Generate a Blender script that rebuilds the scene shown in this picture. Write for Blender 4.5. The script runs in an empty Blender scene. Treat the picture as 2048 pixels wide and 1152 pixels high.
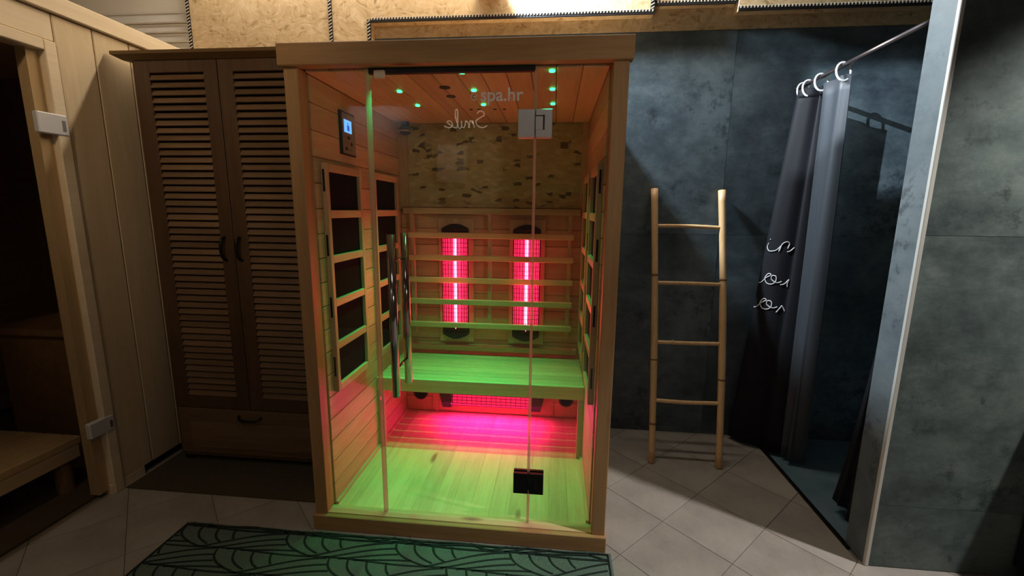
import bpy, bmesh, math, random
from mathutils import Vector, Matrix
random.seed(7)
C = bpy.context.scene.collection
sc = bpy.context.scene
PI = math.pi

# ------------------------------------------------------------------ camera
cam = bpy.data.cameras.new('camera'); camo = bpy.data.objects.new('camera', cam); C.objects.link(camo)
cam.sensor_width = 36; cam.lens = 877.19 * 36 / 2048; cam.clip_start = 0.02
rx, ux, bx_ = (0.99519918, 0.09722692, 0.01120354), (-0.02783213, 0.171405, 0.98480744), (0.09382945, -0.98039138, 0.17328815)
M = Matrix.Identity(4)
for i in range(3):
    M[i][0], M[i][1], M[i][2] = rx[i], ux[i], bx_[i]
M[0][3], M[1][3], M[2][3] = 0.97356566, -1.57556768, 1.33503624
camo.matrix_world = M
sc.camera = camo

# ------------------------------------------------------------------ world, exposure
w = bpy.data.worlds.new('world'); sc.world = w; w.use_nodes = True
w.node_tree.nodes['Background'].inputs[0].default_value = (.9, .95, 1, 1)
w.node_tree.nodes['Background'].inputs[1].default_value = 0.02
sc.view_settings.view_transform = 'Standard'; sc.view_settings.look = 'None'
sc.view_settings.gamma = 1; sc.view_settings.exposure = 0
sc.view_settings.use_curve_mapping = False
sc.cycles.use_denoising = True
sc.cycles.max_bounces = 10; sc.cycles.transparent_max_bounces = 24
sc.cycles.sample_clamp_indirect = 4

# ------------------------------------------------------------------ room lamps and added fill lights
def lamp(name, kind, loc, power, col, target=None, size=.05, spot=None, blend=.3, sizey=None):
    l = bpy.data.lights.new(name, kind); l.energy = power; l.color = col
    if kind == 'AREA':
        l.size = size
        if sizey: l.shape = 'RECTANGLE'; l.size_y = sizey
    else: l.shadow_soft_size = size
    if spot: l.spot_size = math.radians(spot); l.spot_blend = blend
    o = bpy.data.objects.new(name, l); C.objects.link(o); o.location = loc
    if target is not None:
        o.rotation_euler = (Vector(target) - Vector(loc)).to_track_quat('-Z', 'Y').to_euler()
    return o
WALL_LAMP = (.56, .78, 2.74)
lamp('strip_light', 'AREA', (.45, .84, 2.90), 32, (1, .88, .70), (.45, .80, 1.0), 3.0, sizey=.06)
lamp('wall_lamp_light', 'POINT', WALL_LAMP, 6, (1, .80, .52), size=.05)
lamp('added_cool_spot', 'SPOT', (.56, .85, 2.74), 390, (.72, .88, 1), (2.2, .80, 1.5), .06, 75, .6)  # added cool spot, brightens the pillar and right-hand wall
PATCH_SPOT = (.60, -.90, 2.56)
lamp('added_patch_spot', 'SPOT', PATCH_SPOT, 420, (.78, .90, 1), (2.45, .7, 1.75), .006, 52, .9)  # added spot for the light patch on the shower wall
lamp('downlight_right', 'SPOT', (3.1, -.5, 2.72), 280, (1, .97, .92), (2.55, -.52, 0), .04, 80, .5)
lamp('added_left_fill', 'SPOT', (-.2, -2.1, 2.85), 66, (1, .74, .46), (-.85, .35, 2.0), .10, 60, 1)  # added warm fill for the cabin wall and wardrobe top
lamp('added_rug_fill', 'SPOT', (-.55, -1.05, 2.95), 28, (1, .76, .48), (-.6, -.95, 0), .06, 62, .7)  # added fill to lift the left floor and rug
lamp('added_front_fill', 'AREA', (.9, -2.3, 2.97), 4, (1, .93, .84), (.9, -2.0, 0), 1.2, sizey=.6)  # added frontal fill from behind the camera, lifts everything
lamp('added_sauna_fill', 'SPOT', (2.6, -2.85, 1.95), 45, (1, .86, .70), (.85, .03, 1.70), .12, 36, 1)  # added fill aimed at the sauna front and its lettering
lamp('added_poster_fill', 'SPOT', (.0, -2.25, 2.9), 40, (1, .85, .6), (0, -2.98, 1.8), .04, 90, .6)  # added to brighten the sheet so its reflection shows in the glass
lamp('soffit_light', 'AREA', (-.90, -2.90, 2.345), 9.0, (.65, .88, 1), (-.90, -2.99, 2.27), .5, sizey=.02)

# ------------------------------------------------------------------ materials
def newmat(name):
    m = bpy.data.materials.new(name); m.use_nodes = True
    nt = m.node_tree
    return m, nt, nt.nodes['Principled BSDF']
def plain(name, col, rough=.5, metal=0, spec=.5, emit=None, es=0):
    m, nt, b = newmat(name)
    b.inputs['Base Color'].default_value = (*col, 1); b.inputs['Roughness'].default_value = rough
    b.inputs['Metallic'].default_value = metal; b.inputs['Specular IOR Level'].default_value = spec
    if emit: b.inputs['Emission Color'].default_value = (*emit, 1); b.inputs['Emission Strength'].default_value = es
    return m
def N(nt, typ, **kw):
    n = nt.nodes.new(typ)
    for k, v in kw.items():
        if k in n.inputs: n.inputs[k].default_value = v
        else: setattr(n, k, v)
    return n
def ramp(nt, stops):
    r = nt.nodes.new('ShaderNodeValToRGB'); cr = r.color_ramp
    while len(cr.elements) < len(stops): cr.elements.new(.5)
    for e, (p, c) in zip(cr.elements, stops): e.position = p; e.color = (*c, 1)
    return r
def wood(name, c1, c2, axis='z', scale=1, rough=.5, vary=.25, knots=False, bump=.05):
    m, nt, b = newmat(name); L = nt.links.new
    tc = N(nt, 'ShaderNodeTexCoord'); oi = N(nt, 'ShaderNodeObjectInfo')
    mp = N(nt, 'ShaderNodeMapping')
    s = [14 * scale] * 3; s['xyz'.index(axis)] = 1.1 * scale
    mp.inputs['Scale'].default_value = s
    mul = N(nt, 'ShaderNodeVectorMath', operation='SCALE'); mul.inputs[0].default_value = (31, 17, 23)
    L(oi.outputs['Random'], mul.inputs['Scale']); L(mul.outputs[0], mp.inputs['Location'])
    L(tc.outputs['Object'], mp.inputs['Vector'])
    n1 = N(nt, 'ShaderNodeTexNoise', Scale=1.6, Detail=6, Roughness=.6, Distortion=.8)
    n2 = N(nt, 'ShaderNodeTexNoise', Scale=9, Detail=3, Roughness=.6)
    L(mp.outputs[0], n1.inputs['Vector']); L(mp.outputs[0], n2.inputs['Vector'])
    mx = N(nt, 'ShaderNodeMix'); mx.inputs[0].default_value = .35
    L(n1.outputs[0], mx.inputs[2]); L(n2.outputs[0], mx.inputs[3])
    r = ramp(nt, [(.3, c1), (.7, c2)]); L(mx.outputs[0], r.inputs[0])
    hsv = N(nt, 'ShaderNodeHueSaturation')
    mr = N(nt, 'ShaderNodeMapRange'); mr.inputs[3].default_value = 1 - vary; mr.inputs[4].default_value = 1 + vary
    L(oi.outputs['Random'], mr.inputs[0]); L(mr.outputs[0], hsv.inputs['Value'])
    L(r.outputs[0], hsv.inputs['Color']); out = hsv.outputs[0]
    if knots:
        vm = N(nt, 'ShaderNodeMapping'); s2 = [9.] * 3; s2['xyz'.index(axis)] = 2.6; vm.inputs['Scale'].default_value = s2
        L(tc.outputs['Object'], vm.inputs['Vector']); L(mul.outputs[0], vm.inputs['Location'])
        vo = N(nt, 'ShaderNodeTexVoronoi', Scale=.7); L(vm.outputs[0], vo.inputs['Vector'])
        kr = ramp(nt, [(.05, (.22, .12, .06)), (.12, (1, 1, 1))]); L(vo.outputs['Distance'], kr.inputs[0])
        km = N(nt, 'ShaderNodeMix', data_type='RGBA', blend_type='MULTIPLY'); km.inputs[0].default_value = .8
        L(out, km.inputs[6]); L(kr.outputs[0], km.inputs[7]); out = km.outputs[2]
    L(out, b.inputs['Base Color'])
    b.inputs['Roughness'].default_value = rough
    bp = N(nt, 'ShaderNodeBump'); bp.inputs['Strength'].default_value = bump; bp.inputs['Distance'].default_value = .01
    L(mx.outputs[0], bp.inputs['Height']); L(bp.outputs[0], b.inputs['Normal'])
    return m
HC1, HC2 = (.44, .28, .15), (.62, .43, .25)          # sauna hemlock inside
EC1, EC2 = (.34, .175, .065), (.48, .27, .11)
m_ez = wood('sauna_front_wood_upright', EC1, EC2, 'z', 1, .5, .06)
m_ex = wood('sauna_front_wood_across', EC1, EC2, 'x', 1, .5, .06, True)
m_wz = wood('sauna_wood_upright', HC1, HC2, 'z', 1, .5, .12)
m_wx = wood('sauna_wood_across', HC1, HC2, 'x', 1, .5, .12, True)
m_wy = wood('sauna_wood_deep', HC1, HC2, 'y', 1, .5, .16)
m_floorwood = wood('sauna_floor_wood', (.50, .36, .19), (.68, .53, .31), 'y', 1, .5, .13, True)
m_benchwood = wood('bench_wood', (.52, .33, .17), (.72, .50, .28), 'x', 1, .5, .12)
m_dwz = wood('wardrobe_wood_upright', (.055, .027, .012), (.10, .052, .024), 'z', 1, .42, .1)
m_dwx = wood('wardrobe_wood_across', (.12, .066, .034), (.20, .12, .064), 'x', 1, .34, .2)
m_corn = wood('wardrobe_top_wood', (.11, .06, .02), (.17, .095, .035), 'x', 1, .4, .1)
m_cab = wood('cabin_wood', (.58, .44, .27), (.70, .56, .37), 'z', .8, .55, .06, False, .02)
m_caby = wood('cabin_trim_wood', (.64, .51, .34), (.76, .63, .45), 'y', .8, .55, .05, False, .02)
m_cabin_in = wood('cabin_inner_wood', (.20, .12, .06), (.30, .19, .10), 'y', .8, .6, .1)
m_bamboo = wood('bamboo', (.50, .30, .14), (.66, .43, .22), 'z', 1.5, .4, .08)
m_node = plain('bamboo_node', (.18, .09, .035), .6)

def osb(name, dark=1.0):
    m, nt, b = newmat(name); L = nt.links.new
    tc = N(nt, 'ShaderNodeTexCoord'); mp = N(nt, 'ShaderNodeMapping'); mp.inputs['Scale'].default_value = (1, 1, 1)
    L(tc.outputs['Object'], mp.inputs['Vector'])
    ns = N(nt, 'ShaderNodeTexNoise', Scale=5, Detail=2); L(mp.outputs[0], ns.inputs['Vector'])
    add = N(nt, 'ShaderNodeMix', data_type='RGBA', blend_type='LINEAR_LIGHT'); add.inputs[0].default_value = .12
    L(mp.outputs[0], add.inputs[6]); L(ns.outputs['Color'], add.inputs[7])
    outs = []
    for sx, sz, rot in ((22, 75, .5), (70, 24, .3), (30, 90, -.7)):
        m2 = N(nt, 'ShaderNodeMapping'); m2.inputs['Scale'].default_value = (sx, 30, sz); m2.inputs['Rotation'].default_value = (0, rot, 0)
        L(add.outputs[2], m2.inputs['Vector'])
        v = N(nt, 'ShaderNodeTexVoronoi', Scale=1); L(m2.outputs[0], v.inputs['Vector'])
        sep = N(nt, 'ShaderNodeSeparateColor'); L(v.outputs['Color'], sep.inputs[0]); outs.append(sep.outputs[0])
    a = N(nt, 'ShaderNodeMix'); a.inputs[0].default_value = .5; L(outs[0], a.inputs[2]); L(outs[1], a.inputs[3])
    a2 = N(nt, 'ShaderNodeMix'); a2.inputs[0].default_value = .35; L(a.outputs[0], a2.inputs[2]); L(outs[2], a2.inputs[3])
    d = dark
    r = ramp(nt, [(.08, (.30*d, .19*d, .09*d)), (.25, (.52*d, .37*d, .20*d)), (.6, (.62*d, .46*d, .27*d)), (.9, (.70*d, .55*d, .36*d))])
    L(a2.outputs[0], r.inputs[0]); L(r.outputs[0], b.inputs['Base Color']); b.inputs['Roughness'].default_value = .6
    bp = N(nt, 'ShaderNodeBump'); bp.inputs['Strength'].default_value = .25; bp.inputs['Distance'].default_value = .004
    L(a2.outputs[0], bp.inputs['Height']); L(bp.outputs[0], b.inputs['Normal'])
    return m
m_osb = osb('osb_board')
m_osb_shade = osb('osb_board_shaded', .72)  # same board darkened: shade below the proud boards put into the colour

def concrete(name, c1, c2, c3, rough=.45, sc_=1.0, spots=True):
    m, nt, b = newmat(name); L = nt.links.new
    tc = N(nt, 'ShaderNodeTexCoord')
    n1 = N(nt, 'ShaderNodeTexNoise', Scale=1.7*sc_, Detail=9, Roughness=.62, Distortion=.4); L(tc.outputs['Object'], n1.inputs['Vector'])
    mp = N(nt, 'ShaderNodeMapping'); mp.inputs['Scale'].default_value = (2.2, 2.2, 3.4); L(tc.outputs['Object'], mp.inputs['Vector'])
    n2 = N(nt, 'ShaderNodeTexNoise', Scale=2.2*sc_, Detail=10, Roughness=.75); L(mp.outputs[0], n2.inputs['Vector'])
    mx = N(nt, 'ShaderNodeMix'); mx.inputs[0].default_value = .45; L(n1.outputs[0], mx.inputs[2]); L(n2.outputs[0], mx.inputs[3])
    r = ramp(nt, [(.38, c1), (.5, c2), (.62, c3)]); L(mx.outputs[0], r.inputs[0]); out = r.outputs[0]
    if spots:
        n3 = N(nt, 'ShaderNodeTexNoise', Scale=13*sc_, Detail=6, Roughness=.7); L(tc.outputs['Object'], n3.inputs['Vector'])
        n4 = N(nt, 'ShaderNodeTexNoise', Scale=1.3*sc_, Detail=3); L(tc.outputs['Object'], n4.inputs['Vector'])
        ad = N(nt, 'ShaderNodeMath', operation='MULTIPLY'); L(n3.outputs[0], ad.inputs[0]); L(n4.outputs[0], ad.inputs[1])
        sr = ramp(nt, [(.30, (1, 1, 1)), (.37, (.28, .30, .32))]); L(ad.outputs[0], sr.inputs[0])
        km = N(nt, 'ShaderNodeMix', data_type='RGBA', blend_type='MULTIPLY'); km.inputs[0].default_value = .75
        L(out, km.inputs[6]); L(sr.outputs[0], km.inputs[7]); out = km.outputs[2]
    L(out, b.inputs['Base Color']); b.inputs['Roughness'].default_value = rough
    bp = N(nt, 'ShaderNodeBump'); bp.inputs['Strength'].default_value = .12; bp.inputs['Distance'].default_value = .004
    L(n2.outputs[0], bp.inputs['Height']); L(bp.outputs[0], b.inputs['Normal'])
    return m
m_conc = concrete('dark_concrete_panel', (.024, .034, .043), (.062, .085, .100), (.125, .160, .178))
m_conc_r = concrete('partition_concrete', (.032, .044, .044), (.085, .110, .104), (.165, .195, .18))
m_conc_l = concrete('pillar_concrete', (.07, .085, .093), (.11, .13, .138), (.15, .17, .176), .5, 1.2)
m_tile = concrete('floor_tile', (.23, .205, .18), (.29, .262, .232), (.34, .31, .275), .35, 1.2, False)
m_grout = plain('grout', (.15, .13, .11), .9)
m_tray = concrete('shower_tray_stone', (.07, .115, .15), (.10, .16, .20), (.13, .20, .245), .4, 2, False)
m_white = plain('white_paint', (.84, .80, .74), .6)
m_slat = plain('white_shutter', (.74, .71, .68), .45)
m_dark = plain('black_plastic', (.008, .008, .009), .4)
m_blackedge = plain('black_edging', (.014, .013, .017), .5)
m_stitch = plain('pale_stitch', (.62, .58, .50), .5)
m_carbon = plain('carbon_sheet', (.006, .0055, .006), .9, 0, .08)
m_chrome = plain('chrome', (.42, .40, .40), .10, 1)
m_steel = plain('brushed_steel', (.55, .52, .52), .38, 1)
m_steelw = plain('pale_hinge_metal', (.62, .60, .62), .45, .2)
m_bronze = plain('dark_bronze', (.012, .008, .006), .35, .5)
m_alu = plain('aluminium_trim', (.62, .59, .54), .4, .3)
m_rod = plain('dark_rod', (.10, .08, .08), .3, .8)
m_ring = plain('white_ring', (.75, .75, .76), .35)
m_curt = plain('black_curtain', (.005, .005, .008), .7, 0, .3)
m_liner = plain('grey_liner', (.035, .040, .048), .5)
m_script = plain('white_script', (.62, .62, .64), .6)
m_paper = plain('paper', (.75, .73, .70), .7)
m_sign = plain('neon_sign', (.8, .7, .55), .5, emit=(1, .80, .55), es=3)
m_matb = plain('brown_mat', (.085, .062, .042), .95)
m_wallx = plain('back_room_wall', (.10, .095, .085), .8)
m_ceil = plain('ceiling_paint', (.30, .28, .26), .8)
m_board = plain('black_gloss', (.010, .010, .011), .25)
m_lcd = plain('lcd', (.05, .1, .4), .3, emit=(.12, .36, 1), es=1.6)
m_lcdmark = plain('lcd_mark', (.02, .04, .3), .3, emit=(.03, .12, .7), es=.7)
m_keypad = plain('keypad', (.30, .23, .15), .4, .2)
m_led = plain('green_led', (.0, .5, .1), .3, emit=(.02, 1, .22), es=9)
m_tube = plain('heater_tube', (.9, .2, .3), .4, emit=(1, .12, .34), es=22)
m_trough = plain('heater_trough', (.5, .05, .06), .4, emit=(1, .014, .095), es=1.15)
m_grille = plain('heater_grille', (.05, .006, .008), .5)
m_decal = None
m_catch = plain('cream_plastic', (.72, .60, .46), .5)
def glass(name, tint, ior=1.5):
    m = bpy.data.materials.new(name); m.use_nodes = True; nt = m.node_tree; nt.nodes.clear(); L = nt.links.new
    o = N(nt, 'ShaderNodeOutputMaterial'); t = N(nt, 'ShaderNodeBsdfTransparent', Color=(*tint, 1)); g = N(nt, 'ShaderNodeBsdfGlossy', Roughness=0.0)
    f = N(nt, 'ShaderNodeFresnel', IOR=ior); x = N(nt, 'ShaderNodeMixShader')
    ge = N(nt, 'ShaderNodeNewGeometry'); iv = N(nt, 'ShaderNodeMath', operation='SUBTRACT'); iv.inputs[0].default_value = 1; mu = N(nt, 'ShaderNodeMath', operation='MULTIPLY')
    L(ge.outputs['Backfacing'], iv.inputs[1]); L(iv.outputs[0], mu.inputs[0]); L(f.outputs[0], mu.inputs[1])
    L(mu.outputs[0], x.inputs[0]); L(t.outputs[0], x.inputs[1]); L(g.outputs[0], x.inputs[2]); L(x.outputs[0], o.inputs[0])
    return m
m_glass = glass('clear_glass', (.97, .965, .955), 1.65)
m_smoked = glass('smoked_glass', (.93, .90, .85), 1.25)
def sealmat():
    m = bpy.data.materials.new('clear_seal'); m.use_nodes = True; nt = m.node_tree; nt.nodes.clear(); L = nt.links.new
    o = N(nt, 'ShaderNodeOutputMaterial'); t = N(nt, 'ShaderNodeBsdfTransparent', Color=(.9, .85, .8, 1))
    d = N(nt, 'ShaderNodeBsdfTranslucent', Color=(.75, .62, .55, 1)); d2 = N(nt, 'ShaderNodeBsdfDiffuse', Color=(.6, .5, .45, 1))
    a = N(nt, 'ShaderNodeMixShader', Fac=.45); b = N(nt, 'ShaderNodeMixShader', Fac=.5)
    L(d.outputs[0], a.inputs[1]); L(d2.outputs[0], a.inputs[2]); L(t.outputs[0], b.inputs[1]); L(a.outputs[0], b.inputs[2]); L(b.outputs[0], o.inputs[0])
    return m
m_seal = sealmat()
m_decal = bpy.data.materials.new('frosted_lettering'); m_decal.use_nodes = True
_nt = m_decal.node_tree; _nt.nodes.clear()
_o = N(_nt, 'ShaderNodeOutputMaterial'); _t = N(_nt, 'ShaderNodeBsdfTranslucent', Color=(.9, .9, .9, 1)); _d = N(_nt, 'ShaderNodeBsdfDiffuse', Color=(.9, .9, .9, 1)); _m = N(_nt, 'ShaderNodeMixShader', Fac=.75)
_nt.links.new(_t.outputs[0], _m.inputs[1]); _nt.links.new(_d.outputs[0], _m.inputs[2]); _nt.links.new(_m.outputs[0], _o.inputs[0])
def specklemat():  # olive cells with a few much darker ones
    m, nt, b = newmat('olive_speckle'); L = nt.links.new
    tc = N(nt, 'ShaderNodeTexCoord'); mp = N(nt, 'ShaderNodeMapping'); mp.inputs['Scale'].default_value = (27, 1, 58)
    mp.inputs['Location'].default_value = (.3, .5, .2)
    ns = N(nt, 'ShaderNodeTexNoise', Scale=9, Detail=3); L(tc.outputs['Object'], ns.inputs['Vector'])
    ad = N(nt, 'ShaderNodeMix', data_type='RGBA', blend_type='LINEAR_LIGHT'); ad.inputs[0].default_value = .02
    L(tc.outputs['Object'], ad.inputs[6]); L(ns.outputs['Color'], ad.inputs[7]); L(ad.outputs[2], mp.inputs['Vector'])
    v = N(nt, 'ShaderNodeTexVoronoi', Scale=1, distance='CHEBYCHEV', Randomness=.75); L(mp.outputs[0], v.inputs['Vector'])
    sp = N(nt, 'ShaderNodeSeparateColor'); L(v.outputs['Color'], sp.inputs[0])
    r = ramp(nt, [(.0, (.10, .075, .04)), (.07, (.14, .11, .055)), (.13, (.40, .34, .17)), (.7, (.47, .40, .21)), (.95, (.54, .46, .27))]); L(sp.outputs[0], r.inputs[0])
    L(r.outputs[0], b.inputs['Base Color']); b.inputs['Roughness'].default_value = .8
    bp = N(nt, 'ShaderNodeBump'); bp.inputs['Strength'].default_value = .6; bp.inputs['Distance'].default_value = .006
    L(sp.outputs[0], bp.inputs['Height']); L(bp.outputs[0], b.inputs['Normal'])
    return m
m_speckle = specklemat()
def fabric(name, col, sc_=220):
    m, nt, b = newmat(name); L = nt.links.new
    tc = N(nt, 'ShaderNodeTexCoord'); n = N(nt, 'ShaderNodeTexNoise', Scale=sc_, Detail=2); L(tc.outputs['Object'], n.inputs['Vector'])
    r = ramp(nt, [(.3, tuple(c*.75 for c in col)), (.7, tuple(c*1.25 for c in col))]); L(n.outputs[0], r.inputs[0]); L(r.outputs[0], b.inputs['Base Color'])
    b.inputs['Roughness'].default_value = .95; b.inputs['Specular IOR Level'].default_value = .1
    return m
m_rug = fabric('rug_pile', (.095, .125, .110)); m_rugline = fabric('rug_line', (.020, .026, .024))

# ------------------------------------------------------------------ mesh helpers
WL = {}
def link(o, parent=None, world=(0, 0, 0)):
    C.objects.link(o); world = Vector(world); WL[o] = world
    if parent: o.parent = parent; o.location = world - WL[parent]
    else: o.location = world
    return o
def obj(name, bm, mat, parent=None, base=False, smooth=False):
    vs = bm.verts; lo = Vector([min(v.co[i] for v in vs) for i in range(3)]); hi = Vector([max(v.co[i] for v in vs) for i in range(3)])
    c = (lo + hi) / 2
    if base: c.z = lo.z
    bmesh.ops.translate(bm, verts=bm.verts, vec=-c)
    me = bpy.data.meshes.new(name); bm.to_mesh(me); bm.free()
    mats = mat if isinstance(mat, (list, tuple)) else [mat]
    for m in mats: me.materials.append(m)
    if smooth:
        for p in me.polygons: p.use_smooth = True
    return link(bpy.data.objects.new(name, me), parent, c)
def copy(o, world, parent=None, name=None):
    c = o.copy(); 
    if name: c.name = name
    c.parent = None
    return link(c, parent, world)
def thing(name, loc, label, cat, group=None):
    o = bpy.data.objects.new(name, None); o.empty_display_size = .05
    link(o, None, loc); return tag(o, label, cat, group)
def tag(o, label, cat, group=None):
    o['label'] = label; o['category'] = cat
    if group: o['group'] = group
    return o
def struct(o): o['kind'] = 'structure'; return o
def stuff(o): o['kind'] = 'stuff'; return o
def B(*boxes, bev=0, bm=None):
    bm = bm or bmesh.new()
    for (x0, x1, y0, y1, z0, z1) in boxes:
        r = bmesh.ops.create_cube(bm, size=1)
        for v in r['verts']:
            v.co = Vector(((x0 + x1) / 2 + v.co.x * (x1 - x0), (y0 + y1) / 2 + v.co.y * (y1 - y0), (z0 + z1) / 2 + v.co.z * (z1 - z0)))
        if bev:
            es = list({e for v in r['verts'] for e in v.link_edges})
            bmesh.ops.bevel(bm, geom=es, offset=bev, segments=1, affect='EDGES')
    return bm
def tube(bm, pts, r, n=10, cap=True, closed=False):
    pts = [Vector(p) for p in pts]; rs = r if isinstance(r, (list, tuple)) else [r] * len(pts)
    rings = []; up = None
    for i, p in enumerate(pts):
        if closed: t = (pts[(i + 1) % len(pts)] - pts[i - 1]).normalized()
        else: t = (pts[min(i + 1, len(pts) - 1)] - pts[max(i - 1, 0)]).normalized()
        if up is None:
            up = Vector((0, 0, 1)) if abs(t.z) < .9 else Vector((1, 0, 0))
        a = up - t * up.dot(t); a.normalize(); b = t.cross(a); up = a
        rings.append([bm.verts.new(p + (a * math.cos(2*PI*k/n) + b * math.sin(2*PI*k/n)) * rs[i]) for k in range(n)])
    m = len(rings)
    for i in range(m if closed else m - 1):
        A, Bq = rings[i], rings[(i + 1) % m]
        for k in range(n): bm.faces.new((A[k], A[(k+1) % n], Bq[(k+1) % n], Bq[k]))
    if cap and not closed:
        bm.faces.new(rings[0][::-1]); bm.faces.new(rings[-1])
    return bm
def disc(bm, c, r, h, axis='z', n=20, r2=None):
    c = Vector(c); d = {'x': Vector((1, 0, 0)), 'y': Vector((0, 1, 0)), 'z': Vector((0, 0, 1))}[axis]
    return tube(bm, [c - d * h / 2, c + d * h / 2], [r, r if r2 is None else r2], n)
def prism(poly, y0, y1, bm=None):
    """poly in (x,z), extruded along y"""
    bm = bm or bmesh.new()
    a = [bm.verts.new((x, y0, z)) for x, z in poly]; b = [bm.verts.new((x, y1, z)) for x, z in poly]
    n = len(poly); bm.faces.new(a); bm.faces.new(b[::-1])
    for i in range(n): bm.faces.new((a[i], b[i], b[(i+1) % n], a[(i+1) % n]))
    bmesh.ops.recalc_face_normals(bm, faces=bm.faces)
    return bm
def crom(pts, k=6):
    out = []; P = [Vector(p) for p in pts]
    for i in range(len(P) - 1):
        p0, p1, p2, p3 = P[max(i-1, 0)], P[i], P[i+1], P[min(i+2, len(P)-1)]
        for j in range(k):
            t = j / k
            out.append(.5 * ((2*p1) + (p2-p0)*t + (2*p0-5*p1+4*p2-p3)*t*t + (3*p1-p0-3*p2+p3)*t**3))
    out.append(P[-1]); return out

# ================================================================== SETTING
YB = 1.035
XL, XR, YF, ZC = -2.7, 4.3, -3.0, 3.0
fl = struct(obj('floor', B((XL, XR, YF, YB + .05, -.06, -.004)), m_grout))
# diagonal floor tiles, 30 cm, as children
def clip(poly, a, b, c):
    out = []
    for i in range(len(poly)):
        p, q = poly[i], poly[(i+1) % len(poly)]
        dp, dq = a*p[0]+b*p[1]-c, a*q[0]+b*q[1]-c
        if dp <= 0: out.append(p)
        if (dp < 0 < dq) or (dq < 0 < dp):
            t = dp / (dp - dq); out.append((p[0]+(q[0]-p[0])*t, p[1]+(q[1]-p[1])*t))
    return out
s2 = .2135; full = None
for i in range(-14, 15):
    for j in range(-14, 15):
        cx = 1.479 + (i + j + 1) * s2; cy = .2 + (i - j) * s2
        g = .0013
        poly = [(cx - s2 + g*1.4, cy), (cx, cy - s2 + g*1.4), (cx + s2 - g*1.4, cy), (cx, cy + s2 - g*1.4)]
        n0 = list(poly)
        for a, b, c in ((-1, 0, 1.3), (1, 0, 3.5), (0, 1, YB), (0, -1, .95)): poly = clip(poly, a, b, c) if poly else poly
        # leave the shower tray free
        if poly and max(p[0] for p in poly) > 2.18 and max(p[1] for p in poly) > .03:
            if min(p[0] for p in poly) > 2.18 and min(p[1] for p in poly) > .15: continue
            if cx < 2.3 or cy > .3: poly = clip(poly, 1, 0, 2.185)
        if len(poly) < 3: continue
        if poly == n0 and full:
            copy(full, (cx, cy, -.002), fl); continue
        bm = bmesh.new(); t = [bm.verts.new((x, y, 0)) for x, y in poly]; u = [bm.verts.new((x, y, -.004)) for x, y in poly]
        bm.faces.new(t); bm.faces.new(u[::-1])
        for k in range(len(poly)): bm.faces.new((t[k], u[k], u[(k+1) % len(poly)], t[(k+1) % len(poly)]))
        o = obj('tile', bm, m_tile, fl)
        if poly == n0 and not full: full = o
obj('screed', B((XL, XR, YF, -.955, -.004, 0)), m_tile, fl)
struct(obj('ceiling', B((XL, XR, YF, YB + .05, ZC, ZC + .06)), m_ceil))
wb = struct(obj('wall_back', B((XL, XR, YB, YB + .06, 0, ZC)), m_white))
# dark concrete-look panels, right of the sauna and in the shower
for x0, x1, z0, z1 in ((-.2, 1.90, 0, 1.213), (1.902, 4.25, 0, 1.213), (-.2, 1.90, 1.215, 2.285), (1.902, 4.25, 1.215, 2.285)):
    obj('concrete_panel', B((x0, x1, YB - .006, YB, z0, z1)), m_conc, wb)
obj('osb_strip', B((-1.15, 4.25, YB - .010, YB, 2.2865, ZC)), m_osb_shade, wb)
# proud OSB boards with stitched black edging
def edging(parent, p, q, side, width=.020):
    """black strip from p to q (x,z) on the board face, with a row of pale stitches on the side given"""
    (x0, z0), (x1, z1) = p, q
    hor = abs(x1 - x0) > abs(z1 - z0)
    yf = .965 - .004
    if hor: e = obj('black_edging', B((min(x0, x1), max(x0, x1), yf, .972, z0 - width/2, z0 + width/2)), m_blackedge, parent)
    else: e = obj('black_edging', B((x0 - width/2, x0 + width/2, yf, .972, min(z0, z1), max(z0, z1))), m_blackedge, parent)
    bm = bmesh.new(); Ln = abs(x1 - x0) if hor else abs(z1 - z0); n = int(Ln / .0165)
    for k in range(n):
        t = (k + .5) / n
        if hor:
            x = x0 + (x1 - x0) * t; B((x - .0035, x + .0035, yf - .002, yf + .001, z0 + side*.002, z0 + side*.013), bm=bm)
        else:
            z = z0 + (z1 - z0) * t; B((x0 + side*.0 - .007, x0 + .007, yf - .002, yf + .001, z - .003, z + .003), bm=bm)
            for v in bm.verts[-8:]: v.co.z += (v.co.x - x0) * .6
    for v in bm.verts: pass
    bm.verts.ensure_lookup_table()
    stuff(obj('stitching', bm, m_stitch, e))
YO = .965
b1 = obj('osb_panel', prism([(-1.15, 2.0), (-.290, 2.0), (-.290, 2.98), (-1.15, 2.98)], YO, YB - .010), m_osb, wb)
b2 = obj('osb_panel', prism([(-.286, 2.0), (-.070, 2.0), (-.070, 2.350), (1.452, 2.350), (1.452, 2.98), (-.286, 2.98)], YO, YB - .010), m_osb, wb)
b3 = obj('osb_panel', prism([(1.462, 2.392), (1.862, 2.392), (1.862, 2.98), (1.462, 2.98)], YO + .012, YB - .010), m_osb, wb)
b4 = obj('osb_panel', prism([(1.872, 2.352), (4.2, 2.352), (4.2, 2.98), (1.872, 2.98)], YO, YB - .010), m_osb, wb)
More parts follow.
